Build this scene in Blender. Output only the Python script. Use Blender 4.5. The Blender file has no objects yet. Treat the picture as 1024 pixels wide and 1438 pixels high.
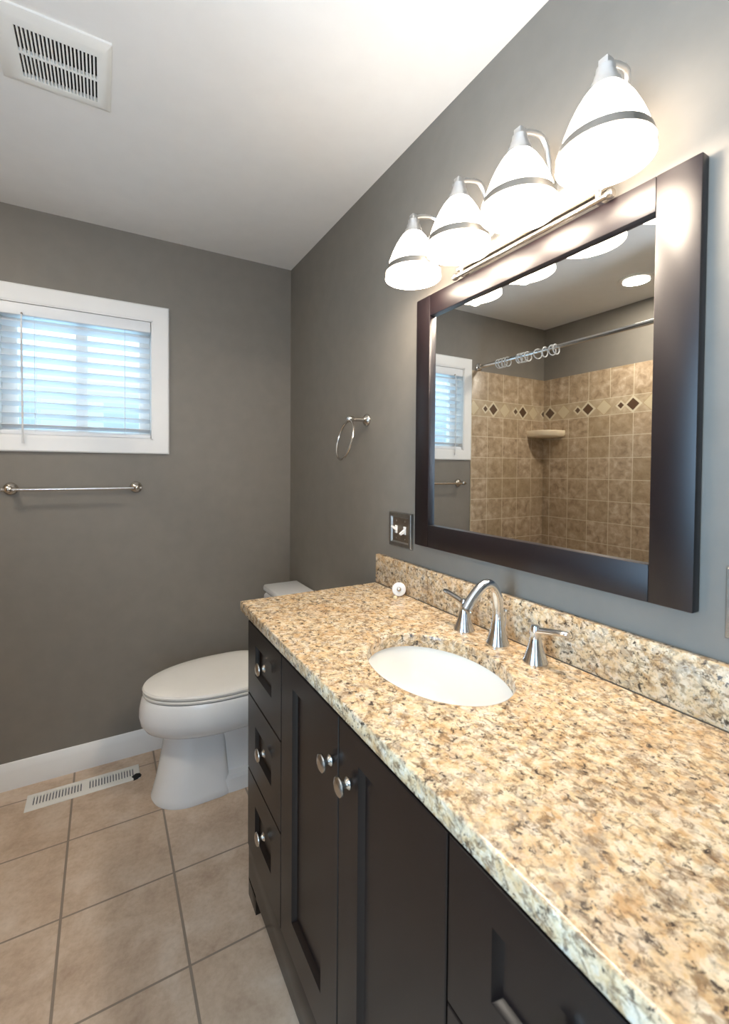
import bpy, bmesh, math, random
from mathutils import Vector, Matrix
random.seed(7)
PI = math.pi
C = bpy.context.scene.collection
sc = bpy.context.scene

# ------------------------------------------------------------------ camera
def look_rot(yaw, pitch, roll):
    cy, sy, cp, sp = math.cos(yaw), math.sin(yaw), math.cos(pitch), math.sin(pitch)
    fwd = Vector((sy*cp, cy*cp, -sp)); right = Vector((cy, -sy, 0)); up = right.cross(fwd)
    c, s = math.cos(roll), math.sin(roll)
    r2 = c*right + s*up; u2 = -s*right + c*up
    m = Matrix((r2, u2, -fwd)).transposed()
    return m
FPX, PCX, PCY = 626.228, 496.03, 670.32
cam_d = bpy.data.cameras.new('camera')
cam = bpy.data.objects.new('camera', cam_d); C.objects.link(cam)
cam_d.sensor_fit = 'HORIZONTAL'; cam_d.sensor_width = 24.0
cam_d.lens = FPX*24.0/1024
cam_d.shift_x = (512-PCX)/1024; cam_d.shift_y = (PCY-719)/1024
cam_d.clip_start = 0.02
cam.matrix_world = Matrix.Translation((-0.8973, -2.3204, 1.3619)) @ look_rot(0.5091, 0.0211, 0.0069).to_4x4()
cam_d.dof.use_dof = True; cam_d.dof.focus_distance = 1.45; cam_d.dof.aperture_fstop = 5.0
sc.camera = cam

# ------------------------------------------------------------------ light, world, exposure
BULB_W = 3.5          # each vanity bulb
SHADE_E = 14.0         # glow of the lit glass shades
CAN_W = 12.0          # recessed ceiling light
HALL_W = 28.0         # added cool fill in the hallway, standing in for unseen daylight
SIDE_FILL_W = 88.0         # added cool fill beyond the made-up opening left of the camera
BOUNCE_W = 30.0        # added unseen lamp aimed up to brighten the ceiling
SKY_E = 8.0           # overcast sky outside the window
sc.view_settings.view_transform = 'Standard'; sc.view_settings.look = 'None'
sc.view_settings.exposure = 0.0; sc.view_settings.gamma = 1.0
sc.view_settings.use_curve_mapping = False

def srgb(r, g, b):
    f = lambda v: (v/255/12.92) if v/255 <= 0.04045 else ((v/255+0.055)/1.055)**2.4
    return (f(r), f(g), f(b), 1.0)

w = bpy.data.worlds.new('overcast_sky'); sc.world = w; w.use_nodes = True
nt = w.node_tree; nt.nodes.clear()
out = nt.nodes.new('ShaderNodeOutputWorld'); bg = nt.nodes.new('ShaderNodeBackground')
tc = nt.nodes.new('ShaderNodeTexCoord'); sep = nt.nodes.new('ShaderNodeSeparateXYZ'); rp = nt.nodes.new('ShaderNodeValToRGB')
nt.links.new(tc.outputs['Generated'], sep.inputs[0]); nt.links.new(sep.outputs['Z'], rp.inputs[0])
for _ in range(2): rp.color_ramp.elements.new(0.5)
for el, (p, c) in zip(rp.color_ramp.elements, ((0.0, (0.075, 0.115, 0.165, 1)), (0.10, (0.095, 0.135, 0.18, 1)), (0.22, (0.20, 0.25, 0.30, 1)), (1.0, (0.75, 1.15, 1.5, 1)))):
    el.position = p; el.color = c
nt.links.new(rp.outputs[0], bg.inputs['Color']); bg.inputs['Strength'].default_value = SKY_E
nt.links.new(bg.outputs[0], out.inputs[0])

def area(name, loc, direction, sx, sy, watts, col, shape='RECTANGLE'):
    l = bpy.data.lights.new(name, 'AREA'); l.shape = shape; l.size = sx
    if shape == 'RECTANGLE': l.size_y = sy
    l.energy = watts; l.color = col
    o = bpy.data.objects.new(name, l); C.objects.link(o); o.location = loc
    o.rotation_euler = Vector(direction).to_track_quat('-Z', 'Y').to_euler()
    return o
area('hallway_fill', (-1.45, -3.75, 1.45), (0.25, 1, -0.05), 1.3, 1.8, HALL_W, (0.58, 0.77, 1.0))  # unseen fill lamp added for cool light from behind the camera
area('bounce_fill', (-1.25, -2.60, 1.25), (-0.05, 0.22, 1), 0.35, 0.35, BOUNCE_W, (0.76, 0.86, 1.0))  # fill lamp added behind the camera, bounced off the ceiling
area('side_fill', (-3.0, -2.22, 1.30), (1, 0, 0), 1.0, 1.9, SIDE_FILL_W, (0.44, 0.71, 1.0))  # unseen fill lamp added to throw blue light on the vanity wall

# ------------------------------------------------------------------ materials
class NT:
    def __init__(s, name):
        s.m = bpy.data.materials.new(name); s.m.use_nodes = True
        s.t = s.m.node_tree; s.t.nodes.clear()
        s.out = s.t.nodes.new('ShaderNodeOutputMaterial')
        s.b = s.t.nodes.new('ShaderNodeBsdfPrincipled'); s.l(s.b.outputs[0], s.out.inputs['Surface'])
        s._c = None
    def l(s, a, b): s.t.links.new(a, b)
    def n(s, typ, **kw):
        nd = s.t.nodes.new(typ)
        for k, v in kw.items(): setattr(nd, k, v)
        return nd
    def coord(s):
        if s._c is None: s._c = s.n('ShaderNodeTexCoord').outputs['Object']
        return s._c
    def mapping(s, scale, rot=(0, 0, 0)):
        m = s.n('ShaderNodeMapping'); s.l(s.coord(), m.inputs['Vector'])
        m.inputs['Scale'].default_value = scale; m.inputs['Rotation'].default_value = rot
        return m.outputs[0]
    def noise(s, scale, detail=4, rough=0.55, dist=0.0, vec=None):
        n = s.n('ShaderNodeTexNoise'); s.l(vec if vec is not None else s.coord(), n.inputs['Vector'])
        n.inputs['Scale'].default_value = scale; n.inputs['Detail'].default_value = detail
        n.inputs['Roughness'].default_value = rough; n.inputs['Distortion'].default_value = dist
        return n.outputs['Fac']
    def ramp(s, fac, stops, interp='LINEAR'):
        r = s.n('ShaderNodeValToRGB'); r.color_ramp.interpolation = interp
        el = r.color_ramp.elements
        while len(el) < len(stops): el.new(0.5)
        for e, (p, c) in zip(el, stops):
            e.position = p; e.color = c if len(c) == 4 else (*c, 1)
        s.l(fac, r.inputs[0]); return r.outputs[0]
    def mix(s, fac, a, b):
        m = s.n('ShaderNodeMix', data_type='RGBA')
        for sock, v in ((m.inputs[0], fac), (m.inputs[6], a), (m.inputs[7], b)):
            if isinstance(v, (int, float)): sock.default_value = v
            elif isinstance(v, tuple): sock.default_value = v
            else: s.l(v, sock)
        return m.outputs[2]
    def math(s, op, a, b=0.0, c=0.0):
        m = s.n('ShaderNodeMath', operation=op)
        for i, v in enumerate((a, b, c)):
            if isinstance(v, (int, float)): m.inputs[i].default_value = v
            else: s.l(v, m.inputs[i])
        return m.outputs[0]
    def xyz(s):
        n = s.n('ShaderNodeSeparateXYZ'); s.l(s.coord(), n.inputs[0]); return n.outputs
    def bump(s, h, strength=0.2, dist=0.002):
        b = s.n('ShaderNodeBump'); b.inputs['Strength'].default_value = strength; b.inputs['Distance'].default_value = dist
        s.l(h, b.inputs['Height']); s.l(b.outputs[0], s.b.inputs['Normal'])
    def set(s, col=None, rough=None, metal=None, **kw):
        for k, v in (('Base Color', col), ('Roughness', rough), ('Metallic', metal)):
            if v is None: continue
            if isinstance(v, (int, float, tuple)): s.b.inputs[k].default_value = v
            else: s.l(v, s.b.inputs[k])
        for k, v in kw.items(): s.b.inputs[k].default_value = v
        return s

def plain(name, col, rough=0.5, metal=0.0, var=0.04, scale=14, bump=0.0, bscale=300, **kw):
    a = NT(name)
    lo = tuple(v*(1-var) for v in col[:3]) + (1,); hi = tuple(min(1, v*(1+var)) for v in col[:3]) + (1,)
    c = a.ramp(a.noise(scale, 3), [(0.3, lo), (0.7, hi)])
    a.set(c, rough, metal, **kw)
    if bump: a.bump(a.noise(bscale, 3), bump, 0.001)
    return a.m

M = {}
M['wall'] = plain('taupe_wall_paint', srgb(124, 118, 109), 0.62, bump=0.12, bscale=260)
M['ceiling'] = plain('white_ceiling_paint', srgb(222, 220, 216), 0.8, bump=0.15, bscale=180, var=0.015)
M['trim'] = plain('white_gloss_trim_paint', srgb(232, 231, 228), 0.35, var=0.01)
M['white_plastic'] = plain('white_plastic', srgb(228, 227, 224), 0.4, var=0.01)
M['vent_white'] = plain('warm_white_vent_enamel', srgb(226, 224, 217), 0.45, var=0.015)
M['dark'] = plain('dark_duct_interior', srgb(22, 21, 20), 0.8)
M['porcelain'] = plain('white_porcelain', srgb(234, 235, 234), 0.08, var=0.01)
M['basin'] = plain('white_sink_porcelain', srgb(240, 239, 234), 0.1, var=0.01)
M['seat'] = plain('white_toilet_seat_plastic', srgb(232, 230, 224), 0.18, var=0.01)
M['espresso'] = plain('espresso_stained_wood', srgb(25, 18, 16), 0.26, var=0.12, scale=6, **{'Specular IOR Level': 0.28})
M['frame'] = plain('espresso_mirror_frame_wood', srgb(22, 13, 15), 0.38, var=0.12, scale=8)
M['nickel'] = plain('brushed_nickel', srgb(200, 194, 185), 0.24, 1.0, var=0.05, scale=60)
M['chrome'] = plain('polished_chrome', srgb(222, 221, 220), 0.16, 1.0, var=0.02)
M['satin'] = plain('satin_silver_metal', srgb(224, 224, 224), 0.30, 1.0, var=0.03)
M['nickel_dark'] = plain('antique_pewter', srgb(146, 133, 119), 0.45, 1.0, var=0.1, scale=40)
M['pewter_edge'] = plain('pewter_border', srgb(158, 154, 148), 0.35, 1.0, var=0.06, scale=40)
M['blind'] = plain('white_faux_wood_blind', srgb(228, 230, 232), 0.45, var=0.02)
M['cord'] = plain('white_lift_cord', srgb(215, 215, 215), 0.7)
M['tile_cream'] = plain('cream_ceramic', srgb(222, 205, 176), 0.25, var=0.04)
M['ground'] = plain('pale_winter_ground', srgb(176, 186, 190), 0.9, var=0.2, scale=0.8)
M['caulk'] = plain('dark_caulk_joint', srgb(70, 60, 50), 0.7)
M['rubber'] = plain('beige_rubber_plug', srgb(216, 196, 158), 0.5)

# acrylic curtain rings
a = NT('clear_acrylic'); a.set(srgb(225, 226, 226), 0.12, 0.0); a.b.inputs['Transmission Weight'].default_value = 0.35; a.b.inputs['Specular IOR Level'].default_value = 0.8
M['acrylic'] = a.m

# mirror glass
a = NT('silvered_mirror'); a.set((0.90, 0.91, 0.90, 1), 0.0, 1.0); M['mirror'] = a.m

# window pane: thin clear glass
a = NT('window_glass'); tr = a.n('ShaderNodeBsdfTransparent'); gl = a.n('ShaderNodeBsdfGlossy'); mx = a.n('ShaderNodeMixShader')
tr.inputs[0].default_value = (0.93, 0.97, 0.98, 1); gl.inputs['Roughness'].default_value = 0.0; mx.inputs[0].default_value = 0.07
a.l(tr.outputs[0], mx.inputs[1]); a.l(gl.outputs[0], mx.inputs[2]); a.l(mx.outputs[0], a.out.inputs['Surface']); M['pane'] = a.m

# lit things
def glow(name, col, e, base):
    g = NT(name); g.set(base, 0.25); g.b.inputs['Emission Color'].default_value = col; g.b.inputs['Emission Strength'].default_value = e
    return g.m
M['shade'] = glow('lit_frosted_glass', (1.0, 0.865, 0.72, 1), SHADE_E, srgb(240, 238, 232))
M['bulb'] = glow('lit_bulb', (1.0, 0.865, 0.72, 1), 15.0, srgb(250, 248, 240))
M['can_lens'] = glow('lit_downlight_lens', (1.0, 0.92, 0.80, 1), 6.0, srgb(250, 248, 240))

# granite
a = NT('speckled_gold_granite')
nz = a.n('ShaderNodeTexNoise'); a.l(a.coord(), nz.inputs['Vector']); nz.inputs['Scale'].default_value = 38; nz.inputs['Detail'].default_value = 4
vs_ = a.n('ShaderNodeVectorMath', operation='SUBTRACT'); a.l(nz.outputs['Color'], vs_.inputs[0]); vs_.inputs[1].default_value = (0.5, 0.5, 0.5)
vm = a.n('ShaderNodeVectorMath', operation='MULTIPLY_ADD'); a.l(vs_.outputs[0], vm.inputs[0]); vm.inputs[1].default_value = (0.05, 0.05, 0.05); a.l(a.coord(), vm.inputs[2])
wv = vm.outputs[0]
def vor(scale, feat='F1'):
    v = a.n('ShaderNodeTexVoronoi', feature=feat); a.l(wv, v.inputs['Vector']); v.inputs['Scale'].default_value = scale; return v
v1 = vor(62); sp = a.n('ShaderNodeSeparateColor'); a.l(v1.outputs['Color'], sp.inputs[0])
base = a.ramp(sp.outputs[0], [(0.0, srgb(150, 112, 74)), (0.16, srgb(196, 158, 114)), (0.34, srgb(214, 186, 146)), (0.55, srgb(222, 204, 172)), (0.78, srgb(228, 216, 196)), (1.0, srgb(208, 202, 192))])
bm_ = a.ramp(a.noise(58, 6, 0.68, 0.4), [(0.32, srgb(160, 120, 80)), (0.43, srgb(206, 174, 130)), (0.54, srgb(222, 202, 168)), (0.68, srgb(232, 222, 204))])
c1 = a.mix(0.62, base, bm_)
gold = a.ramp(a.noise(15, 3, 0.6, 0.4), [(0.46, (0, 0, 0)), (0.64, (1, 1, 1))])
c1 = a.mix(a.math('MULTIPLY', gold, 0.35), c1, srgb(202, 156, 104))
gray = a.ramp(a.noise(40, 5, 0.65, 0.5, a.mapping((1.1, 0.8, 1.0), (0.9, 0.1, 1.2))), [(0.54, (0, 0, 0)), (0.62, (1, 1, 1))])
c2 = a.mix(a.math('MULTIPLY', gray, 0.6), c1, srgb(158, 144, 126))
ed = a.ramp(vor(52, 'DISTANCE_TO_EDGE').outputs['Distance'], [(0.02, (1, 1, 1)), (0.14, (0, 0, 0))])
em = a.ramp(a.noise(34, 5, 0.65), [(0.46, (0, 0, 0)), (0.60, (1, 1, 1))])
c3 = a.mix(a.math('MULTIPLY', a.math('MULTIPLY', ed, em), 0.6), c2, srgb(96, 78, 62))
fl = a.ramp(a.noise(74, 6, 0.7, 0.5, a.mapping((1.0, 0.75, 1.0), (0.5, 0.4, 0.9))), [(0.53, (0, 0, 0)), (0.60, (1, 1, 1))])
c3 = a.mix(a.math('MULTIPLY', fl, 0.72), c3, srgb(118, 92, 66))
bk = a.ramp(a.noise(98, 6, 0.7, 0.4), [(0.545, (0, 0, 0)), (0.605, (1, 1, 1))])
bm2 = a.ramp(a.noise(24, 3, 0.6), [(0.36, (0.25, 0.25, 0.25)), (0.54, (1, 1, 1))])
c4 = a.mix(a.math('MULTIPLY', a.math('MULTIPLY', bk, bm2), 0.92), c3, srgb(54, 44, 38))
a.set(c4, 0.16); a.b.inputs['Coat Weight'].default_value = 0.0
M['granite'] = a.m

# grid helper: 1 in the grout, 0 on the tile
def grout(a, u, pitch, off, width):
    t = a.math('DIVIDE', a.math('SUBTRACT', u, off), pitch)
    f = a.math('FRACT', a.math('ADD', t, 0.5))
    d = a.math('MULTIPLY', a.math('ABSOLUTE', a.math('SUBTRACT', f, 0.5)), pitch)
    return a.math('SUBTRACT', 1.0, a.math('SMOOTH_MIN', a.math('DIVIDE', d, width/2), 1.0, 0.0) if False else a.math('GREATER_THAN', d, width/2)), t

# floor tile
a = NT('beige_floor_tile'); X, Y, Z = a.xyz()
gx, tx = grout(a, X, 0.3195, -1.018, 0.0075); gy, ty = grout(a, Y, 0.3195, -0.750, 0.006)
g = a.math('MAXIMUM', gx, gy)
cmb = a.n('ShaderNodeCombineXYZ'); a.l(a.math('FLOOR', tx), cmb.inputs[0]); a.l(a.math('FLOOR', ty), cmb.inputs[1])
wn = a.n('ShaderNodeTexWhiteNoise'); a.l(cmb.outputs[0], wn.inputs['Vector'])
cl = a.ramp(a.noise(9, 6, 0.6, 0.3), [(0.28, srgb(158, 133, 111)), (0.5, srgb(194, 172, 149)), (0.70, srgb(214, 198, 180))])
fine = a.ramp(a.noise(70, 4), [(0.35, srgb(176, 155, 134)), (0.6, srgb(208, 189, 169))])
c = a.mix(0.3, cl, fine)
c = a.mix(a.math('MULTIPLY', wn.outputs['Value'], 0.22), c, srgb(190, 165, 140))
c = a.mix(g, c, srgb(138, 124, 110))
a.set(c, 0.38); a.bump(a.math('SUBTRACT', 1.0, g), 0.5, 0.003); M['floor'] = a.m

# shower wall tile with the diamond border; u runs along the wall
def wall_tile(name, axis, off, big, small_sign):
    a = NT(name); o = a.xyz(); u = o[axis]; Z = o[2]
    gu, tu = grout(a, u, 0.1535, off, 0.0045); gz, tz = grout(a, Z, 0.1475, 1.590, 0.0045)
    inb = a.math('MULTIPLY', a.math('GREATER_THAN', Z, 1.732), a.math('LESS_THAN', Z, 1.845))
    top = a.math('GREATER_THAN', Z, 1.845); low = a.math('LESS_THAN', Z, 1.732)
    gb = a.math('LESS_THAN', a.math('MINIMUM', a.math('ABSOLUTE', a.math('SUBTRACT', Z, 1.732)), a.math('ABSOLUTE', a.math('SUBTRACT', Z, 1.845))), 0.0018)
    g = a.math('MAXIMUM', gb, a.math('MAXIMUM', a.math('MULTIPLY', gz, low), a.math('MULTIPLY', gu, a.math('MAXIMUM', low, top))))
    cmb = a.n('ShaderNodeCombineXYZ'); a.l(a.math('FLOOR', tu), cmb.inputs[0]); a.l(a.math('FLOOR', a.math('ADD', tz, a.math('MULTIPLY', top, 7.0))), cmb.inputs[1]); cmb.inputs[2].default_value = axis*3.1
    wn = a.n('ShaderNodeTexWhiteNoise'); a.l(cmb.outputs[0], wn.inputs['Vector'])
    cl = a.ramp(a.noise(20, 6, 0.62, 0.4), [(0.28, srgb(128, 107, 84)), (0.5, srgb(172, 150, 124)), (0.70, srgb(204, 185, 162))])
    c = a.mix(a.math('MULTIPLY', wn.outputs['Value'], 0.6), cl, srgb(148, 126, 94))
    def dia(c0, r):                       # |du| + |dz| < r, repeating every 0.307
        t = a.math('DIVIDE', a.math('SUBTRACT', u, c0), 0.307)
        f = a.math('MULTIPLY', a.math('ABSOLUTE', a.math('SUBTRACT', a.math('FRACT', a.math('ADD', t, 0.5)), 0.5)), 0.307)
        return a.math('MULTIPLY', a.math('LESS_THAN', a.math('ADD', f, a.math('ABSOLUTE', a.math('SUBTRACT', Z, 1.787))), r), inb)
    c = a.mix(a.math('MULTIPLY', inb, 0.25), c, srgb(196, 182, 154))
    c = a.mix(dia(big - small_sign*0.115, 0.056), c, srgb(192, 176, 146))
    c = a.mix(a.math('SUBTRACT', dia(big - small_sign*0.115, 0.056), dia(big - small_sign*0.115, 0.051)), c, srgb(168, 146, 112))
    c = a.mix(dia(big, 0.058), c, srgb(202, 190, 164)); c = a.mix(dia(big + small_sign*0.078, 0.036), c, srgb(202, 190, 164))
    c = a.mix(dia(big, 0.040), c, srgb(84, 62, 44)); c = a.mix(dia(big + small_sign*0.078, 0.021), c, srgb(84, 62, 44))
    c = a.mix(g, c, srgb(206, 192, 166))
    a.set(c, 0.32); a.bump(a.math('SUBTRACT', 1.0, g), 0.4, 0.002)
    return a.m
M['tile_far'] = wall_tile('tan_shower_tile_far', 0, -1.352, -1.561, 1)
M['tile_left'] = wall_tile('tan_shower_tile_left', 1, -0.0695, -0.3725, 1)

# ------------------------------------------------------------------ mesh helpers
def obj(name, bm, mat, parent=None, org=None, smooth=35, kind=None):
    """Link a bmesh (world coordinates) as one mesh object whose origin is at org (the parent's place by default)."""
    if org is None: org = parent['_o'] if parent is not None and '_o' in parent else (0, 0, 0)
    org = Vector(org)
    bmesh.ops.remove_doubles(bm, verts=bm.verts, dist=1e-6)
    bmesh.ops.recalc_face_normals(bm, faces=bm.faces)
    me = bpy.data.meshes.new(name)
    for v in bm.verts: v.co -= org
    bm.to_mesh(me); bm.free()
    if smooth:
        for p in me.polygons: p.use_smooth = True
        me.set_sharp_from_angle(angle=math.radians(smooth))
    mats = mat if isinstance(mat, (list, tuple)) else [mat]
    for m in mats: me.materials.append(m)
    o = bpy.data.objects.new(name, me); C.objects.link(o)
    if parent is not None:
        o.parent = parent; o['_o'] = tuple(org)
        po = Vector(parent['_o']); o.location = org - po
    else:
        o.location = org; o['_o'] = tuple(org)
    if kind: o['kind'] = kind
    return o

def tag(o, label, cat, group=None):
    o['label'] = label; o['category'] = cat
    if group: o['group'] = group
    return o

def thing(name, loc, label, cat, group=None):
    o = bpy.data.objects.new(name, None); C.objects.link(o); o.empty_display_size = 0.05
    o.location = loc; o['_o'] = tuple(loc)
    return tag(o, label, cat, group)

def struct(name, bm, mat, parent=None, **kw):
    o = obj(name, bm, mat, parent, **kw); o['kind'] = 'structure'; return o

def box(bm, x0, x1, y0, y1, z0, z1, bev=0.0, seg=2):
    r = bmesh.ops.create_cube(bm, size=1.0)
    vs = r['verts']
    for v in vs:
        v.co = Vector(((x0+x1)/2+v.co.x*(x1-x0), (y0+y1)/2+v.co.y*(y1-y0), (z0+z1)/2+v.co.z*(z1-z0)))
    if bev:
        es = list({e for v in vs for e in v.link_edges})
        bmesh.ops.bevel(bm, geom=es, offset=bev, segments=seg, affect='EDGES', profile=0.5)
    return bm

def nb(): return bmesh.new()
def B(*a, **k): return box(bmesh.new(), *a, **k)

def frame_of(d):
    d = Vector(d).normalized()
    u = d.orthogonal().normalized(); return u, d.cross(u), d

def lathe(bm, prof, base, axis=(0, 0, 1), seg=32, cap0=True, cap1=True):
    """prof: list of (radius, distance along axis)."""
    u, v, d = frame_of(axis); base = Vector(base); rings = []
    for r, h in prof:
        if r < 1e-6: rings.append([bm.verts.new(base+d*h)])
        else: rings.append([bm.verts.new(base+d*h+(u*math.cos(2*PI*i/seg)+v*math.sin(2*PI*i/seg))*r) for i in range(seg)])
    skin(bm, rings, cap0, cap1); return bm

def skin(bm, rings, cap0=True, cap1=True):
    for A, Bq in zip(rings, rings[1:]):
        n = max(len(A), len(Bq))
        for i in range(n):
            j = (i+1) % n
            if len(A) == 1: f = (A[0], Bq[j], Bq[i])
            elif len(Bq) == 1: f = (A[i], A[j], Bq[0])
            else: f = (A[i], A[j], Bq[j], Bq[i])
            try: bm.faces.new(f)
            except ValueError: pass
    if cap0 and len(rings[0]) > 2: bm.faces.new(rings[0][::-1])
    if cap1 and len(rings[-1]) > 2: bm.faces.new(rings[-1])

def tube(bm, pts, r, seg=14, closed=False):
    pts = [Vector(p) for p in pts]; n = len(pts); rings = []
    rr = r if isinstance(r, (list, tuple)) else [r]*n
    up = None
    for i, p in enumerate(pts):
        if closed: d = pts[(i+1) % n]-pts[i-1]
        else: d = pts[min(i+1, n-1)]-pts[max(i-1, 0)]
        d.normalize()
        if up is None: up = d.orthogonal().normalized()
        up = (up-d*up.dot(d)).normalized(); s = d.cross(up)
        rings.append([bm.verts.new(p+(up*math.cos(2*PI*k/seg)+s*math.sin(2*PI*k/seg))*rr[i]) for k in range(seg)])
    if closed:
        # align the seam
        rings.append(rings[0]); skin(bm, rings, False, False)
    else: skin(bm, rings)
    return bm

def bez(p0, p1, p2, p3, n=12):
    p0, p1, p2, p3 = map(Vector, (p0, p1, p2, p3)); o = []
    for i in range(n+1):
        t = i/n; o.append(p0*(1-t)**3+p1*3*t*(1-t)**2+p2*3*t*t*(1-t)+p3*t**3)
    return o

def circ(c, r, ax1, ax2, n=40):
    c, ax1, ax2 = Vector(c), Vector(ax1).normalized(), Vector(ax2).normalized()
    return [c+ax1*r*math.cos(2*PI*i/n)+ax2*r*math.sin(2*PI*i/n) for i in range(n)]

def profile_run(bm, prof, along, p0, p1):
    """extrude a closed 2-D profile [(out, z)] from p0 to p1; out is measured along 'along'."""
    rings = []
    for p in (p0, p1):
        rings.append([bm.verts.new(Vector(p)+Vector(along)*o+Vector((0, 0, z))) for o, z in prof])
    skin(bm, rings); return bm

# ------------------------------------------------------------------ the room
H = 2.44; WL = -2.111; YB = -2.85
WX0, WX1, WZ0, WZ1 = -1.283, -0.695, 1.487, 2.049      # window opening
T = 0.12
struct('floor', B(WL-T, T, -4.3, T, -0.06, 0.0), M['floor'])
struct('ceiling', B(WL-T, T, -4.3, T, H, H+0.08), M['ceiling'])
struct('wall_right', B(0, T, -4.3, T, 0, H), M['wall'])
bm = nb()
box(bm, WL-T, WX0, 0, T, 0, H); box(bm, WX1, 0, 0, T, 0, H); box(bm, WX0, WX1, 0, T, 0, WZ0); box(bm, WX0, WX1, 0, T, WZ1, H)
wf = struct('wall_far', bm, M['wall'])
bm = nb()   # shower side wall; opening past the tub made up to admit the side fill
box(bm, WL-T, WL, -1.75, 0, 0, H); box(bm, WL-T, WL, -4.3, -2.70, 0, H); box(bm, WL-T, WL, -2.70, -1.75, 2.10, H)
wl = struct('wall_left', bm, M['wall'])
struct('wall_tub_end', B(WL, -1.352, -1.64, -1.53, 0, H), M['wall'])
struct('tile_panel', B(WL, -1.352, -0.009, 0.0, 0, 2.047, bev=0.003), M['tile_far'], wf)
struct('tile_panel', B(WL, WL+0.009, -1.53, -0.009, 0, 2.047, bev=0.003), M['tile_left'], wl)
bm = nb()   # wall behind the camera with a doorway to the hall
box(bm, WL, -1.90, YB-0.11, YB, 0, H); box(bm, -0.90, 0, YB-0.11, YB, 0, H); box(bm, -1.90, -0.90, YB-0.11, YB, 2.10, H)
struct('wall_back', bm, M['wall'])
struct('wall_hall', B(WL, 0, -4.3, -4.2, 0, H), M['wall'])

BBP = [(0, 0), (0.015, 0), (0.015, 0.068), (0.0125, 0.076), (0.0125, 0.083), (0.008, 0.092), (0.006, 0.104), (0.003, 0.110), (0, 0.111)]
struct('baseboard_far', profile_run(nb(), BBP, (0, -1, 0), (-1.352, 0, 0), (0, 0, 0)), M['trim'])
struct('baseboard_right', profile_run(nb(), BBP, (-1, 0, 0), (0, -0.014, 0), (0, -0.94, 0)), M['trim'])

# ------------------------------------------------------------------ window
win = bpy.data.objects.new('window_1', None); C.objects.link(win); win['kind'] = 'structure'; win['_o'] = (-0.98, 0.0, 1.42); win.location = (-0.98, 0.0, 1.42)
bm = nb()
TX0, TX1, TZ0, TZ1 = -1.347, -0.6242, 1.4217, 2.1168
# mitred casing: profile swept round the opening
def casing(bm, x0, x1, z0, z1, X0, X1, Z0, Z1):
    # (fraction from inner to outer, projection)
    pr = [(0, 0.0), (0, 0.009), (0.12, 0.012), (0.2, 0.012), (0.8, 0.016), (0.92, 0.016), (1.0, 0.012), (1.0, 0.0)]
    inn = [(x0, z0), (x1, z0), (x1, z1), (x0, z1)]; ou = [(X0, Z0), (X1, Z0), (X1, Z1), (X0, Z1)]
    cor = []
    for (ax, az), (bx, bz) in zip(inn, ou):
        cor.append([bm.verts.new((ax+(bx-ax)*f, -p, az+(bz-az)*f)) for f, p in pr])
    for i in range(4):
        A, D = cor[i], cor[(i+1) % 4]
        for k in range(len(pr)-1): bm.faces.new((A[k], D[k], D[k+1], A[k+1]))
    return bm
casing(bm, WX0, WX1, WZ0, WZ1, TX0, TX1, TZ0, TZ1)
struct('window_casing', bm, M['trim'], win)
bm = nb()   # jamb liner
t = 0.006
box(bm, WX0, WX0+t, -0.006, T, WZ0, WZ1); box(bm, WX1-t, WX1, -0.006, T, WZ0, WZ1)
box(bm, WX0, WX1, -0.006, T, WZ0, WZ0+t); box(bm, WX0, WX1, -0.006, T, WZ1-t, WZ1)
struct('window_jamb', bm, M['trim'], win)
bm = nb()   # vinyl sliding sashes
SY0, SY1 = 0.072, 0.104
box(bm, WX0+t, -1.222, SY0, SY1, WZ0+t, WZ1-t, bev=0.003); box(bm, -0.748, WX1-t, SY0, SY1, WZ0+t, WZ1-t, bev=0.003)
box(bm, -1.008, -0.962, SY0-0.006, SY1, WZ0+t, WZ1-t, bev=0.003)
box(bm, WX0+t, WX1-t, SY0+0.002, SY1, WZ0+t, WZ0+0.036, bev=0.003); box(bm, WX0+t, WX1-t, SY0+0.002, SY1, 1.985, WZ1-t, bev=0.003)
struct('window_sash', bm, M['white_plastic'], win)
for xa, xb in ((-1.222, -1.008), (-0.962, -0.748)):
    struct('window_pane', B(xa-0.004, xb+0.004, 0.088, 0.092, WZ0+0.03, 1.99), M['pane'], win)
# ground outside
bm = nb(); box(bm, -30, 30, 0.6, 60, -1.2, -1.0); struct('ground', bm, M['ground'])

# blind
bl = thing('window_blind', (-0.98, 0.03, 1.49), 'white horizontal slat blind lowered inside the window with its slats open', 'window blind')
BX0, BX1 = WX0+0.009, WX1-0.009
obj('headrail', B(BX0, BX1, -0.004, 0.058, 1.992, 2.041, bev=0.003), M['blind'], bl)
bm = nb(); tilt = math.radians(17); hw = 0.0245
for k in range(10):
    z = 1.961-k*0.0479
    rings = []
    for x in (BX0+0.001, BX1-0.001):
        ring = []
        for sgn in (1, -1):
            for i in range(7):
                q = (-1+2*i/6)*sgn
                crown = 0.0022*(1-q*q)
                yy = q*hw; zz = crown + sgn*0.0014
                # room-side edge raised
                y2 = yy*math.cos(tilt)+zz*math.sin(tilt); z2 = -yy*math.sin(tilt)+zz*math.cos(tilt)
                ring.append(bm.verts.new((x, 0.029+y2, z+z2)))
        rings.append(ring)
    skin(bm, rings)
obj('slats', bm, M['blind'], bl)
obj('bottom_rail', B(BX0, BX1, 0.004, 0.054, 1.494, 1.512, bev=0.004), M['blind'], bl)
for x in (-1.154, -0.812):
    bm = nb()
    for y in (0.003, 0.055): tube(bm, [(x, y, 2.0), (x, y, 1.505)], 0.0009, 6)
    obj('ladder_cord', bm, M['cord'], bl)
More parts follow.
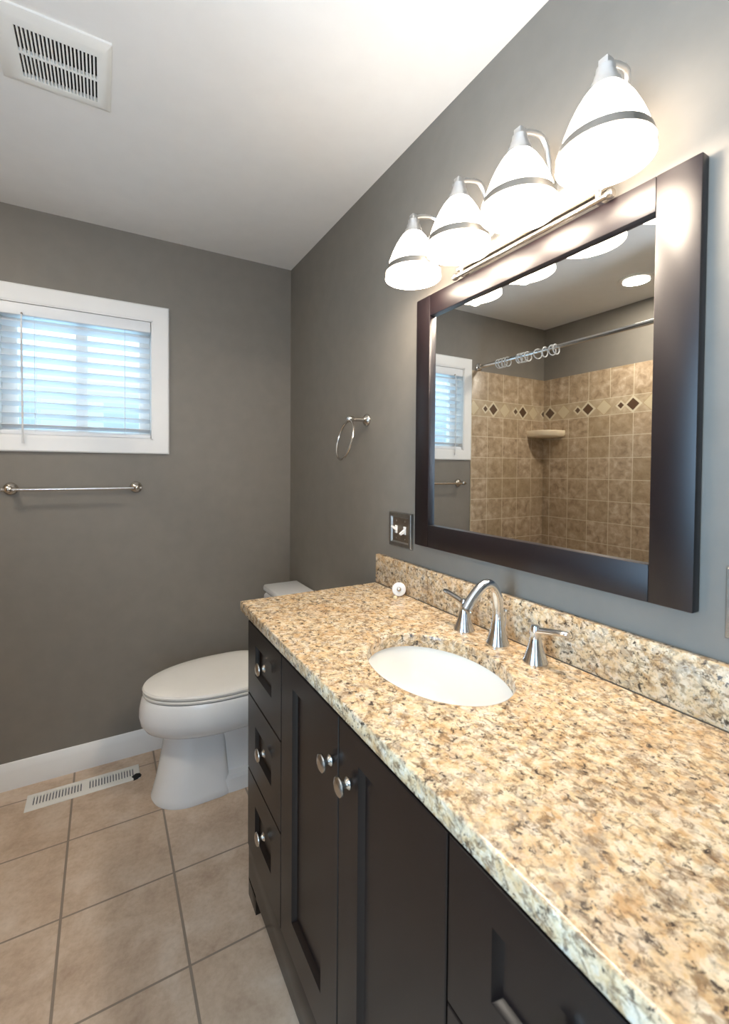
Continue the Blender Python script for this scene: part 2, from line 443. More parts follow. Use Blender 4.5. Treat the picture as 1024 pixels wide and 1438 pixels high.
bm = nb(); tube(bm, [(-1.1957, -0.016, 1.992), (-1.1957, -0.022, 1.95), (-1.194, -0.022, 1.50), (-1.193, -0.022, 1.455)], [0.002, 0.0034, 0.0034, 0.0046], 10)
obj('tilt_wand', bm, M['cord'], bl)
bm = nb(); lathe(bm, [(0.0, -0.004), (0.004, -0.002), (0.004, 0.006), (0, 0.008)], (-1.1957, -0.008, 1.996), (0, -1, 0), 12); obj('wand_hook', bm, M['nickel_dark'], bl)

# ------------------------------------------------------------------ towel bar under the window
tb = thing('towel_bar', (-1.0, 0, 1.265), 'brushed nickel towel bar mounted on the wall under the window', 'towel bar')
for x in (-1.239, -0.768):
    bm = nb(); lathe(bm, [(0.026, 0), (0.0265, 0.004), (0.024, 0.009), (0.017, 0.014), (0.011, 0.018), (0.0095, 0.024), (0.0095, 0.044), (0.012, 0.048), (0.0135, 0.056), (0.012, 0.064), (0.006, 0.068), (0, 0.069)], (x, 0, 1.265), (0, -1, 0), 28)
    obj('post', bm, M['nickel'], tb)
bm = nb(); tube(bm, [(-1.262, -0.056, 1.263), (-0.748, -0.056, 1.263)], 0.0065, 16); obj('bar', bm, M['nickel'], tb)

# ------------------------------------------------------------------ towel ring on the vanity wall
tr_ = thing('towel_ring', (0, -0.8236, 1.5487), 'nickel towel ring hanging from a round wall post above the toilet side of the vanity', 'towel ring')
bm = nb(); lathe(bm, [(0.024, 0), (0.0245, 0.004), (0.022, 0.009), (0.016, 0.014), (0.009, 0.019), (0.008, 0.026), (0.008, 0.060), (0.011, 0.064), (0.012, 0.076), (0.010, 0.086), (0.006, 0.090), (0, 0.091)], (0, -0.8236, 1.5487), (-1, 0, 0), 26)
obj('post', bm, M['nickel'], tr_)
bm = nb(); ctr = Vector((-0.094, -0.8136, 1.468)); tube(bm, circ(ctr, 0.076, (0.12, 0.99, 0.0), (0.22, 0.0, 0.976), 48), 0.0042, 10, closed=True)
obj('ring', bm, M['nickel'], tr_)

# ------------------------------------------------------------------ switch plate and outlet plate
sw = thing('light_switch', (0, -1.061, 1.149), 'pewter double switch plate with two white toggles beside the mirror', 'light switch')
def plate_frame(bm, y0, y1, z0, z1, wd, d):
    pr = [(0.0, 0.0), (0.0, d*0.55), (0.18, d), (0.75, d), (1.0, d*0.45), (1.0, 0.0)]
    ou = [(y0, z0), (y1, z0), (y1, z1), (y0, z1)]; inn = [(y0+wd, z0+wd), (y1-wd, z0+wd), (y1-wd, z1-wd), (y0+wd, z1-wd)]
    cor = [[bm.verts.new((-p, ay+(by-ay)*f, az+(bz-az)*f)) for f, p in pr] for (ay, az), (by, bz) in zip(ou, inn)]
    for i in range(4):
        A, D = cor[i], cor[(i+1) % 4]
        for k in range(len(pr)-1): bm.faces.new((A[k], D[k], D[k+1], A[k+1]))
    return bm
obj('plate_border', plate_frame(nb(), -1.127, -0.995, 1.090, 1.209, 0.019, 0.011), M['pewter_edge'], sw)
obj('plate_center', B(-0.005, 0, -1.112, -1.010, 1.105, 1.194), M['nickel_dark'], sw)
for y, up in ((-1.036, 1), (-1.086, -1)):
    bm = nb(); box(bm, -0.0085, -0.004, y-0.006, y+0.006, 1.136, 1.163, bev=0.001)
    vs0 = len(bm.verts)
    p0 = Vector((-0.007, y, 1.1495)); p1 = Vector((-0.026, y, 1.1495+up*0.012))
    tube(bm, [p0, p0.lerp(p1, 0.5), p0.lerp(p1, 0.92), p1], [0.0062, 0.0056, 0.005, 0.003], 4)
    obj('toggle', bm, M['white_plastic'], sw)
for y in (-1.036, -1.086):
    for z in (1.119, 1.180):
        bm = nb(); lathe(bm, [(0.003, 0), (0.003, 0.001), (0.0018, 0.0018), (0, 0.002)], (-0.005, y, z), (-1, 0, 0), 12); obj('screw', bm, M['nickel'], sw)
ou = thing('outlet_plate', (0, -2.02, 1.145), 'brushed metal outlet plate cut off by the right edge, above the backsplash', 'outlet')
obj('plate_border', plate_frame(nb(), -2.056, -1.9825, 1.086, 1.2045, 0.016, 0.009), M['nickel'], ou)
obj('plate_center', B(-0.005, 0, -2.042, -1.996, 1.10, 1.19), M['nickel_dark'], ou)
for z in (1.122, 1.168):
    obj('receptacle', B(-0.008, -0.004, -2.034, -2.004, z-0.014, z+0.014, bev=0.003), M['white_plastic'], ou)

# ------------------------------------------------------------------ ceiling exhaust fan
VX0, VX1, VY0, VY1 = -1.134, -0.8757, -1.004, -0.757
fan = thing('exhaust_fan', ((VX0+VX1)/2, (VY0+VY1)/2, H), 'white ceiling exhaust fan grille with two rows of narrow dark slots', 'exhaust fan')
GX0, GX1, GY0, GY1 = -1.087, -0.908, -0.961, -0.797
bm = nb()
pr = [(0.0, 0.0), (0.0, 0.006), (0.45, 0.0145), (0.55, 0.016), (1.0, 0.016), (1.0, 0.004)]
oc = [(VX0, VY0), (VX1, VY0), (VX1, VY1), (VX0, VY1)]; ic = [(GX0, GY0), (GX1, GY0), (GX1, GY1), (GX0, GY1)]
cor = [[bm.verts.new((ax+(bx-ax)*f, ay+(by-ay)*f, H-p)) for f, p in pr] for (ax, ay), (bx, by) in zip(oc, ic)]
for i in range(4):
    A, D = cor[i], cor[(i+1) % 4]
    for k in range(len(pr)-1): bm.faces.new((A[k], D[k], D[k+1], A[k+1]))
obj('cover', bm, M['vent_white'], fan)
bm = nb(); n = 21; px = (GX1-GX0)/n
for i in range(n+1):
    x = GX0+i*px; box(bm, x-px*0.24, x+px*0.24, GY0, GY1, H-0.0155, H-0.006)
box(bm, GX0, GX1, (GY0+GY1)/2-0.0035, (GY0+GY1)/2+0.0035, H-0.0158, H-0.006)
obj('grille', bm, M['vent_white'], fan)
obj('housing', B(GX0, GX1, GY0, GY1, H-0.004, H-0.0005), M['dark'], fan)

# ------------------------------------------------------------------ floor register
rg = thing('floor_vent', (-0.972, -0.144, 0), 'white slotted floor register with a dark chipped corner beside the baseboard', 'floor vent')
bm = nb(); RX0, RX1, RY0, RY1 = -1.179, -0.766, -0.194, -0.093; gx0, gx1, gy0, gy1 = -1.158, -0.787, -0.170, -0.117
oc = [(RX0, RY0), (RX1, RY0), (RX1, RY1), (RX0, RY1)]; ic = [(gx0, gy0), (gx1, gy0), (gx1, gy1), (gx0, gy1)]
pr = [(0, 0), (0, 0.003), (0.25, 0.006), (1, 0.006), (1, 0.001)]
cor = [[bm.verts.new((ax+(bx-ax)*f, ay+(by-ay)*f, p)) for f, p in pr] for (ax, ay), (bx, by) in zip(oc, ic)]
for i in range(4):
    A, D = cor[i], cor[(i+1) % 4]
    for k in range(len(pr)-1): bm.faces.new((A[k], D[k], D[k+1], A[k+1]))
obj('border', bm, M['vent_white'], rg)
bm = nb(); n = 34; px = (gx1-gx0)/n
for i in range(n+1):
    x = gx0+i*px; wd = 0.30 if i != n//2 else 0.7
    box(bm, x-px*wd, x+px*wd, gy0-0.001, gy1+0.001, 0.0012, 0.0056)
obj('louvers', bm, M['vent_white'], rg)
obj('duct_opening', B(gx0, gx1, gy0, gy1, 0.0003, 0.001), plain('grey_duct', srgb(96, 100, 106), 0.6), rg)
bm = nb(); lathe(bm, [(0.019, 0), (0.018, 0.006), (0.012, 0.009), (0.0, 0.010)], (-0.779, -0.178, 0), (0, 0, 1), 9)
for v in bm.verts:
    v.co.x += random.uniform(-.004, .004); v.co.y += random.uniform(-.004, .004)
o = obj('chipped_corner', bm, M['dark'], rg); o['label'] = 'dark chipped corner'

# ------------------------------------------------------------------ toilet
TY = -0.345
def outline(bm, z, xf, xm, xb, b, n=3.2, dome=0.0, y0=TY, N=28):
    vs = []
    for i in range(N):                      # front half: ellipse towards -x
        th = -PI/2+PI*i/N
        vs.append((xm-(xm-xf)*math.cos(th), y0+b*math.sin(th)))
    for i in range(N):                      # back half: squarer
        th = PI/2-PI*i/N
        c, s = math.cos(th), math.sin(th)
        vs.append((xm+(xb-xm)*abs(c)**(2/n), y0+b*math.copysign(abs(s)**(2/n), s)))
    return [bm.verts.new((x, y, z)) for x, y in vs]
toi = thing('toilet', (-0.40, TY, 0), 'white elongated two-piece toilet with closed lid between far wall and vanity', 'toilet')
bm = nb()
S = [(0.425, -0.755, -0.44, -0.205, 0.185, 3), (0.428, -0.762, -0.44, -0.20, 0.191, 3), (0.418, -0.770, -0.44, -0.20, 0.196, 3), (0.385, -0.778, -0.44, -0.20, 0.199, 3), (0.350, -0.780, -0.44, -0.19, 0.199, 3),
     (0.318, -0.774, -0.44, -0.19, 0.192, 3), (0.292, -0.757, -0.44, -0.18, 0.174, 3), (0.274, -0.728, -0.45, -0.17, 0.147, 3), (0.262, -0.690, -0.46, -0.16, 0.112, 3), (0.255, -0.660, -0.47, -0.16, 0.085, 3)]
skin(bm, [outline(bm, z, xf, xm, xb, b, n) for z, xf, xm, xb, b, n in S])
obj('bowl', bm, M['porcelain'], toi)
bm = nb()
S = [(0.275, -0.684, -0.57, -0.455, 0.094), (0.22, -0.690, -0.575, -0.452, 0.099), (0.15, -0.702, -0.58, -0.448, 0.108), (0.08, -0.716, -0.585, -0.442, 0.119), (0.025, -0.730, -0.59, -0.438, 0.129), (0.006, -0.736, -0.59, -0.436, 0.133), (0.0, -0.734, -0.59, -0.438, 0.131)]
skin(bm, [outline(bm, z, xf, xm, xb, b, 9) for z, xf, xm, xb, b in S])
obj('pedestal', bm, M['porcelain'], toi)
bm = nb()
S = [(0.0, -0.60, -0.42, -0.10, 0.126), (0.055, -0.60, -0.42, -0.10, 0.123), (0.066, -0.60, -0.42, -0.11, 0.114), (0.072, -0.60, -0.42, -0.13, 0.088), (0.10, -0.60, -0.40, -0.15, 0.082), (0.20, -0.58, -0.40, -0.15, 0.086), (0.27, -0.58, -0.40, -0.14, 0.10), (0.33, -0.5, -0.35, -0.06, 0.14), (0.37, -0.45, -0.3, -0.03, 0.17), (0.40, -0.40, -0.3, -0.03, 0.18)]
skin(bm, [outline(bm, z, xf, xm, xb, b, 4) for z, xf, xm, xb, b in S])
obj('trapway', bm, M['porcelain'], toi)
bm = nb()
S = [(0.430, -0.758, -0.44, -0.235, 0.188), (0.432, -0.764, -0.44, -0.232, 0.193), (0.440, -0.766, -0.44, -0.232, 0.195), (0.4435, -0.764, -0.44, -0.234, 0.193)]
skin(bm, [outline(bm, z, xf, xm, xb, b, 3.4) for z, xf, xm, xb, b in S]); obj('seat', bm, M['seat'], toi)
bm = nb()
S = [(0.4465, -0.756, -0.44, -0.236, 0.186), (0.448, -0.765, -0.44, -0.230, 0.194), (0.457, -0.768, -0.44, -0.229, 0.196), (0.464, -0.763, -0.44, -0.232, 0.192), (0.468, -0.748, -0.44, -0.24, 0.180), (0.4705, -0.70, -0.44, -0.27, 0.150), (0.472, -0.60, -0.44, -0.33, 0.085)]
skin(bm, [outline(bm, z, xf, xm, xb, b, 3.4) for z, xf, xm, xb, b in S]); obj('lid', bm, M['seat'], toi)
for s in (-1, 1): obj('hinge', B(-0.245, -0.212, TY+s*0.075-0.022, TY+s*0.075+0.022, 0.428, 0.462, bev=0.007), M['seat'], toi)
obj('tank', B(-0.200, -0.012, TY-0.205, TY+0.205, 0.40, 0.735, bev=0.022, seg=4), M['porcelain'], toi)
bm = nb(); box(bm, -0.216, -0.008, TY-0.217, TY+0.217, 0.733, 0.768, bev=0.012, seg=4)
for v in bm.verts:      # gently clipped front corners
    if v.co.x < -0.15:
        k = (abs(v.co.y-TY)/0.217)**6; v.co.x += 0.028*k
obj('tank_lid', bm, M['porcelain'], toi)
bm = nb(); lathe(bm, [(0.014, 0), (0.014, 0.008), (0.008, 0.012), (0, 0.012)], (-0.199, TY+0.15, 0.68), (-1, 0, 0), 18)
tube(bm, [(-0.212, TY+0.155, 0.68), (-0.214, TY+0.11, 0.676), (-0.214, TY+0.07, 0.672)], [0.006, 0.006, 0.005], 10); obj('flush_lever', bm, M['chrome'], toi)

# ------------------------------------------------------------------ vanity cabinet
CZ = 0.9394; CT = 0.032; FX = -0.505; VL, VR = -0.945, -2.19
van = thing('vanity_cabinet', (-0.25, -1.567, 0), 'long espresso wood vanity cabinet with shaker drawers and doors under the granite top', 'cabinet')
bm = nb(); bx = FX+0.019
box(bm, bx, -0.002, VR, VR+0.018, 0.10, CZ-CT); box(bm, bx, -0.002, VL-0.018, VL, 0.10, CZ-CT)   # sides
box(bm, bx, -0.002, VR, VL, 0.10, 0.118); box(bm, -0.012, -0.002, VR, VL, 0.10, CZ-CT)          # bottom, back
box(bm, bx, bx+0.018, VR, VL, 0.10, CZ-CT)                                                      # face
box(bm, bx+0.05, -0.002, VR+0.002, VL-0.002, 0.0, 0.10)            # recessed toe space
obj('carcass', bm, M['espresso'], van)
bm = nb()                                                           # feet and bottom rail
for ya, yb in ((VL-0.09, VL), (VR, VR+0.09)):
    prof = [(ya, 0.10), (yb, 0.10), (yb, 0.0)] + ([(ya+0.012, 0.0), (ya, 0.05)] if yb == VL else [])
box(bm, FX+0.004, FX+0.05, VR, VL, 0.050, 0.166, bev=0.001)
box(bm, FX+0.004, FX+0.05, VL-0.078, VL, 0.0, 0.06, bev=0.001); box(bm, FX+0.004, FX+0.05, VR, VR+0.078, 0.0, 0.06, bev=0.001)
box(bm, FX+0.05, -0.002, VL-0.02, VL, 0.0, 0.10); box(bm, FX+0.05, -0.002, VR, VR+0.02, 0.0, 0.10)
obj('base_rail', bm, M['espresso'], van)
obj('top_rail', B(FX+0.004, FX+0.03, VR, VL, 0.884, CZ-CT, bev=0.001), M['espresso'], van)

def shaker(y0, y1, z0, z1, py0, py1, pz0, pz1):
    """framed front: flat stiles and rails round a sunk panel with a bevelled inner edge"""
    bm = nb()
    def rct(x, a, b, c, d): return [bm.verts.new((x, a, c)), bm.verts.new((x, b, c)), bm.verts.new((x, b, d)), bm.verts.new((x, a, d))]
    e = 0.0015; i = 0.008
    rings = [rct(FX+0.019, y0, y1, z0, z1), rct(FX+e, y0, y1, z0, z1), rct(FX, y0+e, y1-e, z0+e, z1-e),
             rct(FX, py0, py1, pz0, pz1), rct(FX+0.003, py0+0.0015, py1-0.0015, pz0+0.0015, pz1-0.0015),
             rct(FX+0.011, py0+i, py1-i, pz0+i, pz1-i)]
    skin(bm, rings); return bm
def knob(y, z, parent):
    bm = nb()
    lathe(bm, [(0.0110, 0), (0.0112, 0.001), (0.0082, 0.004), (0.0062, 0.008), (0.0068, 0.012), (0.011, 0.0145), (0.0165, 0.017), (0.0175, 0.0195), (0.0168, 0.022), (0.0125, 0.0245), (0.006, 0.0255), (0, 0.0258)], (FX, y, z), (-1, 0, 0), 24)
    return obj('knob', bm, M['nickel'], parent)
dz = [(0.660, 0.882, 0.738, 0.828), (0.421, 0.656, 0.495, 0.583), (0.170, 0.417, 0.252, 0.340)]
for ya, yb in ((-1.2475, -0.949), (-2.186, -1.8815)):
    for (z0, z1, p0, p1), kz in zip(dz, (0.795, 0.552, 0.312)):
        d = obj('drawer', shaker(ya, yb, z0, z1, ya+0.0755, yb-0.0755, p0, p1), M['espresso'], van)
        knob((ya+yb)/2-0.014, kz, d)
for ya, yb, ky in ((-1.5655, -1.2510, -1.531), (-1.8780, -1.5690, -1.606)):
    d = obj('door', shaker(ya, yb, 0.170, 0.882, ya+0.074, yb-0.074, 0.256, 0.83), M['espresso'], van)
    knob(ky, 0.777, d)

# ------------------------------------------------------------------ granite worktop, backsplash, sink
CX0, CX1, CY0, CY1 = -0.5237, -0.002, -2.222, -0.9253
SX, SY, SA, SB = -0.2714, -1.571, 0.1333, 0.182
bm = nb()
angs = [2*PI*i/112 for i in range(112)] + [math.atan2((y-SY), (x-SX)) % (2*PI) for x in (CX0, CX1) for y in (CY0, CY1)]
angs = sorted(angs)
def edge_pt(th):
    dx, dy = math.cos(th), math.sin(th)
    ts = []
    if abs(dx) > 1e-9: ts.append(((CX1 if dx > 0 else CX0)-SX)/dx)
    if abs(dy) > 1e-9: ts.append(((CY1 if dy > 0 else CY0)-SY)/dy)
    tt = min(ts); return SX+dx*tt, SY+dy*tt
def ell_pt(th, a=SA, b=SB):
    dx, dy = math.cos(th), math.sin(th); r = 1/math.sqrt((dx/a)**2+(dy/b)**2); return SX+dx*r, SY+dy*r
def sq(p, ins): return (min(max(p[0], CX0+ins), CX1-ins), min(max(p[1], CY0+ins), CY1-ins))
def ringof(fn, z): return [bm.verts.new((*fn(th), z)) for th in angs]
rings = [ringof(lambda t_: ell_pt(t_), CZ-CT), ringof(lambda t_: ell_pt(t_), CZ-0.004), ringof(lambda t_: ell_pt(t_, SA+0.0015, SB+0.0015), CZ-0.001), ringof(lambda t_: ell_pt(t_, SA+0.004, SB+0.004), CZ), ringof(lambda t_: ell_pt(t_, SA+0.007, SB+0.007), CZ)]
e = 0.0035
for ins, z in ((e+0.003, CZ), (e, CZ), (e*0.45, CZ-e*0.12), (e*0.12, CZ-e*0.45), (0, CZ-e), (0, CZ-CT+0.003), (0.003, CZ-CT)):
    rings.append(ringof(lambda t_, i_=ins: sq(edge_pt(t_), i_), z))
rings.append(rings[0]); skin(bm, rings, False, False)
ct = obj('granite_countertop', bm, M['granite'], None, org=(-0.26, -1.571, CZ-CT), smooth=50)
tag(ct, 'gold, cream and brown speckled granite countertop with an oval sink cutout', 'countertop')
bs = obj('granite_backsplash', B(-0.021, -0.001, CY0, CY1, CZ+0.001, 1.0447, bev=0.0025), M['granite'], None, org=(-0.01, -1.571, CZ))
tag(bs, 'low speckled granite backsplash strip along the wall under the mirror', 'backsplash')
jn = obj('caulk_joint', B(-0.0225, -0.02, CY0+0.002, CY1-0.002, CZ, CZ+0.0016), M['caulk'], bs)

sk = thing('sink', (SX, SY, CZ-CT-0.15), 'white oval undermount sink set below the granite cutout', 'sink')
bm = nb(); ra, rb = SA+0.006, SB+0.006; rings = []
pf = [(1.12, CZ-CT-0.0005), (1.0, CZ-CT-0.0005), (0.985, CZ-CT-0.012), (0.96, CZ-CT-0.035), (0.90, CZ-CT-0.07), (0.79, CZ-CT-0.10), (0.62, CZ-CT-0.122), (0.42, CZ-CT-0.134), (0.22, CZ-CT-0.139), (0.155, CZ-CT-0.140)]
for k, z in pf:
    rings.append([bm.verts.new((SX+ra*k*math.cos(2*PI*i/72), SY+rb*k*math.sin(2*PI*i/72), z)) for i in range(72)])
und = [(0.22, CZ-CT-0.150), (0.62, CZ-CT-0.133), (0.90, CZ-CT-0.08), (1.0, CZ-CT-0.03), (1.12, CZ-CT-0.012)]
for k, z in und:
    rings.append([bm.verts.new((SX+ra*k*math.cos(2*PI*i/72), SY+rb*k*math.sin(2*PI*i/72), z)) for i in range(72)])
rings.append(rings[0]); skin(bm, rings, False, False)
obj('basin', bm, M['basin'], sk)
bm = nb(); lathe(bm, [(0.027, -0.012), (0.027, 0.0), (0.024, 0.003), (0.020, 0.002), (0.018, 0.005), (0.0, 0.007)], (SX, SY, CZ-CT-0.141), (0, 0, 1), 28); obj('drain', bm, M['chrome'], sk)

# ------------------------------------------------------------------ faucet
fa = thing('faucet', (-0.075, -1.5622, CZ), 'chrome widespread faucet with an arched spout and two lever handles behind the sink', 'faucet')
bm = nb()
lathe(bm, [(0.0276, 0), (0.0282, 0.003), (0.027, 0.007), (0.0245, 0.013), (0.0195, 0.030), (0.0160, 0.048), (0.0135, 0.062), (0.0128, 0.076)], (-0.073, -1.5622, CZ), (0, 0, 1), 32)
z0 = CZ+0.074; yf = -1.5622
path = bez((-0.073, yf, z0), (-0.070, yf, z0+0.058), (-0.098, yf, z0+0.086), (-0.122, yf, z0+0.075), 14)[0:] + bez((-0.122, yf, z0+0.075), (-0.143, yf, z0+0.066), (-0.160, yf, z0+0.047), (-0.176, yf, z0+0.026), 8)[1:]
tube(bm, path, [0.0126-0.0008*math.sin(PI*i/(len(path)-1)) for i in range(len(path))], 20)
obj('spout', bm, M['chrome'], fa)
bm = nb(); lathe(bm, [(0.009, -0.002), (0.009, 0.003), (0, 0.003)], path[-1], (path[-1]-path[-2]), 16); obj('aerator', bm, M['nickel_dark'], fa)
bm = nb(); tube(bm, [(-0.048, yf, CZ+0.01), (-0.046, yf, CZ+0.05), (-0.046, yf, CZ+0.074)], 0.0022, 8); lathe(bm, [(0, 0), (0.005, 0.002), (0.0055, 0.006), (0.003, 0.010), (0, 0.011)], (-0.046, yf, CZ+0.072), (0, 0, 1), 14); obj('lift_rod', bm, M['chrome'], fa)
for yh, s in ((-1.4525, 1), (-1.6726, -1)):
    x = -0.077
    bm = nb(); lathe(bm, [(0.0268, 0), (0.0274, 0.003), (0.0262, 0.006), (0.0235, 0.012), (0.0170, 0.032), (0.0122, 0.052), (0.0112, 0.060), (0.0118, 0.066), (0.0122, 0.074), (0.0095, 0.082), (0, 0.084)], (x, yh, CZ), (0, 0, 1), 28)
    h = obj('handle', bm, M['chrome'], fa)
    bm = nb(); rings = []
    for tq, wd, th in ((0.0, 0.009, 0.0085), (0.2, 0.0090, 0.0082), (0.45, 0.0095, 0.0076), (0.7, 0.010, 0.0068), (0.92, 0.0095, 0.006), (1.0, 0.0065, 0.004)):
        c = Vector((x, yh+s*(0.004+tq*0.074), CZ+0.071+0.020*tq-0.004*tq*tq))
        rings.append([bm.verts.new(c+Vector((wd*math.cos(2*PI*i/14), 0, th*math.sin(2*PI*i/14)))) for i in range(14)])
    skin(bm, rings); obj('lever', bm, M['chrome'], h)

# small white disc left on the counter
dc = thing('sink_stopper', (-0.052, -1.118, CZ), 'small round white stopper with metal centre leaning on the granite by the backsplash', 'stopper')
ax = Vector((-0.58, -0.80, 0.22)).normalized(); cd = Vector((-0.050, -1.118, CZ+0.0232))
bm = nb(); lathe(bm, [(0.0205, -0.003), (0.0225, -0.0015), (0.0225, 0.0015), (0.020, 0.0035), (0.010, 0.0042), (0, 0.0042)], cd, ax, 32); obj('disc', bm, M['white_plastic'], dc)
bm = nb(); lathe(bm, [(0.0075, 0), (0.0078, 0.002), (0.006, 0.005), (0.003, 0.0075), (0, 0.008)], cd+ax*0.004, ax, 20); obj('stud', bm, M['chrome'], dc)
bm = nb(); lathe(bm, [(0.007, 0), (0.0075, 0.003), (0.006, 0.008), (0.003, 0.010), (0, 0.0105)], (-0.077, -1.136, CZ), (0, 0, 1), 16); obj('plug', bm, M['rubber'], dc)

# ------------------------------------------------------------------ mirror
MY0, MY1, MZ0, MZ1 = -1.9438, -1.1638, 1.1175, 1.8937; IY0, IY1, IZ0, IZ1 = -1.8720, -1.2295, 1.1868, 1.8305
mir = thing('wall_mirror', (0, -1.554, MZ0), 'large mirror in a wide dark espresso frame above the vanity', 'mirror')
def fbar(y0, y1, z0, z1): return B(-0.023, -0.001, y0, y1, z0, z1, bev=0.0012)
obj('stile', fbar(IY1, MY1, MZ0, MZ1), M['frame'], mir)
obj('stile', fbar(MY0, IY0, MZ0, MZ1), M['frame'], mir)
obj('rail', fbar(IY0+0.0006, IY1-0.0006, IZ1, MZ1), M['frame'], mir)
obj('rail', fbar(IY0+0.0006, IY1-0.0006, MZ0, IZ0), M['frame'], mir)
obj('glass', B(-0.010, -0.002, IY0-0.003, IY1+0.003, IZ0-0.003, IZ1+0.003), M['mirror'], mir)

# ------------------------------------------------------------------ vanity light
LX = -0.13; LZ = 1.900; LY = [-1.2865, -1.4711, -1.6557, -1.8403]
vl = thing('vanity_light', (0, -1.5634, 1.93), 'brushed nickel bar light with four lit white glass bell shades above the mirror', 'wall light')
bm = nb(); box(bm, -0.022, 0, -1.78, -1.37, 1.915, 2.005, bev=0.006); obj('backplate', bm, M['nickel'], vl)
for z, x in ((1.918, -0.030), (1.899, -0.034)):
    bm = nb(); tube(bm, [(x, -1.36, z), (x, -1.79, z)], 0.006, 12); obj('rail', bm, M['nickel'], vl)
bm = nb()
for y in (-1.36, -1.79):
    bm = nb(); lathe(bm, [(0, -0.004), (0.008, -0.003), (0.010, 0.004), (0.008, 0.011), (0, 0.012)], (-0.034, y, 1.899), (0, -1 if y < -1.5 else 1, 0), 14)
    obj('rail_finial', bm, M['nickel'], vl)
for y in (-1.38, -1.77): obj('rail_bracket', B(-0.036, -0.01, y-0.006, y+0.006, 1.893, 1.93, bev=0.002), M['nickel'], vl)
for y in LY:
    yp = min(max(y, -1.755), -1.395)
    bm = nb(); pth = bez((-0.015, yp, 1.965), (-0.045, yp, 1.975), (-0.02, y, 2.095), (-0.075, y, 2.088), 14) + bez((-0.075, y, 2.088), (-0.10, y, 2.084), (-0.118, y, 2.078), (LX, y, 2.067), 5)[1:]
    tube(bm, pth, 0.0058, 12); arm = obj('arm', bm, M['satin'], vl)
    bm = nb(); box(bm, LX-0.009, LX+0.009, y-0.009, y+0.009, 2.060, 2.078, bev=0.002)
    lathe(bm, [(0.0135, 2.064), (0.0155, 2.062), (0.0165, 2.050), (0.0185, 2.049), (0.021, 2.037), (0.0235, 2.036), (0.027, 2.024), (0.033, 2.016), (0.0335, 2.012)], (LX, y, 0), (0, 0, 1), 28)
    so = obj('socket', bm, M['satin'], arm)
    bm = nb(); po = [(0.027, 0.124), (0.0365, 0.112), (0.0475, 0.094), (0.058, 0.072), (0.0665, 0.050), (0.074, 0.024), (0.0785, 0.0)]
    pin = [(r-0.003, h) for r, h in po[::-1]]
    lathe(bm, po + [(0.0775, -0.001)] + pin, (LX, y, LZ), (0, 0, 1), 40, False, False)
    sh = obj('shade', bm, M['shade'], vl)
    bm = nb(); lathe(bm, [(0.0722, 0.032), (0.0738, 0.032), (0.0786, 0.0155), (0.0768, 0.0155), (0.0722, 0.032)], (LX, y, LZ), (0, 0, 1), 40, False, False); obj('band', bm, M['pewter_edge'], sh)
    bm = nb(); lathe(bm, [(0.013, 0.10), (0.014, 0.080), (0.022, 0.064), (0.029, 0.044), (0.029, 0.034), (0.023, 0.020), (0.012, 0.013), (0, 0.011)], (LX, y, LZ), (0, 0, 1), 24, True, False); obj('bulb', bm, M['bulb'], sh)
    l = bpy.data.lights.new('bulb_light', 'POINT'); l.energy = BULB_W; l.color = (1.0, 0.865, 0.72); l.shadow_soft_size = 0.02
    lo = bpy.data.objects.new('bulb_light', l); C.objects.link(lo); lo.location = (LX, y, LZ-0.012)

# ------------------------------------------------------------------ recessed ceiling light (seen in the mirror)
cl_ = thing('recessed_light', (-1.754, -0.875, H), 'round lit recessed ceiling light seen in the mirror over the tub', 'ceiling light')
bm = nb(); lathe(bm, [(0.090, 0), (0.089, 0.004), (0.070, 0.006), (0.066, 0.003), (0.066, 0)], (-1.754, -0.875, H), (0, 0, -1), 36, False, False); obj('trim_ring', bm, M['white_plastic'], cl_)
bm = nb(); lathe(bm, [(0.067, 0.0005), (0.067, 0.0025), (0, 0.004)], (-1.754, -0.875, H), (0, 0, -1), 36); obj('lens', bm, M['can_lens'], cl_)
area('downlight', (-1.754, -0.875, H-0.012), (0, 0, -1), 0.13, 0.13, CAN_W, (1.0, 0.92, 0.80), 'DISK')

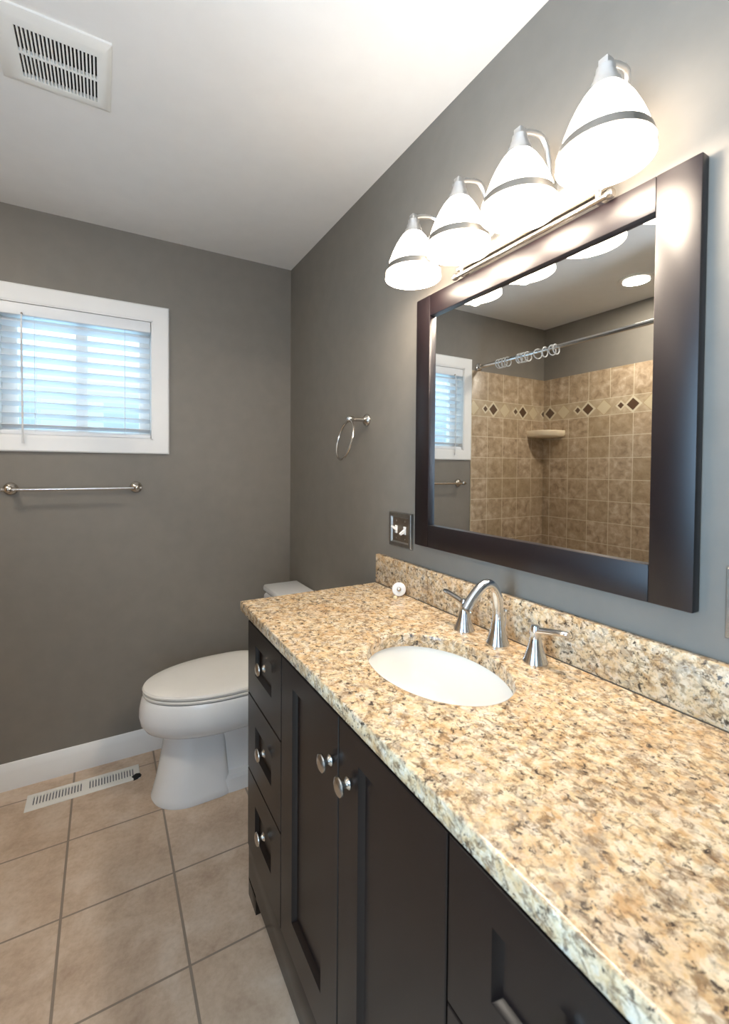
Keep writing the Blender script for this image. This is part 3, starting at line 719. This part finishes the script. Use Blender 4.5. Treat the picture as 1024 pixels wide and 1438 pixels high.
# ------------------------------------------------------------------ shower fittings (seen in the mirror)
RX, RZ = -1.419, 2.073
rod = thing('shower_rod', (RX, 0, RZ), 'chrome shower curtain rod spanning the tiled alcove, seen in the mirror', 'shower rod')
bm = nb(); tube(bm, [(RX, -0.014, RZ), (RX, -1.528, RZ)], 0.0125, 18); obj('tube', bm, M['chrome'], rod)
for y, s in ((-0.001, -1), (-1.529, 1)):
    bm = nb(); lathe(bm, [(0.028, 0), (0.028, 0.006), (0.020, 0.012), (0.016, 0.022), (0, 0.022)], (RX, y, RZ), (0, s, 0), 24); obj('end_flange', bm, M['chrome'], rod)
proto = None
ry = [-0.186, -0.208, -0.232, -0.262, -0.352, -0.372, -0.390, -0.420, -0.492, -0.541, -0.590, -0.616]
for i, y in enumerate(ry):
    if proto is None:
        bm = nb(); tube(bm, circ((0, 0, 0), 0.029, (1, 0, 0), (0, 0, 1), 30), 0.0036, 8, closed=True)
        o = proto = obj('curtain_ring', bm, M['acrylic'], None, org=(0, 0, 0))
    else:
        o = proto.copy(); C.objects.link(o)
    o.location = (RX, y, RZ-0.0128); o.rotation_euler = (random.uniform(-.10, .10), 0, random.uniform(-.25, .25))
    tag(o, 'clear shower curtain ring bunched with others on the rod reflected in the mirror', 'curtain ring', 'clear curtain rings on the shower rod')

# corner soap shelf
bm = nb(); rings = []
def shelf_ring(z, r, e_):
    pts = [(WL+0.009, -0.009)]
    N = 14
    for i in range(N+1):
        th = (PI/2)*i/N
        c, s = math.cos(th)**0.72 if i < N else 0.0, math.sin(th)**0.72 if i else 0.0
        pts.append((WL+0.009+r*c, -0.009-r*s))
    return [bm.verts.new((x, y, z)) for x, y in pts]
for z, r in ((1.598, 0.150), (1.606, 0.178), (1.616, 0.186), (1.645, 0.190), (1.651, 0.187), (1.651, 0.174), (1.637, 0.168)): rings.append(shelf_ring(z, r, 0))
skin(bm, rings)
sh_ = obj('soap_shelf', bm, M['tile_cream'], None, org=(WL+0.009, -0.009, 1.598))
tag(sh_, 'cream ceramic corner shelf on the tan tiled shower corner in the mirror', 'shelf')

for o in bpy.data.objects:
    if '_o' in o: del o['_o']
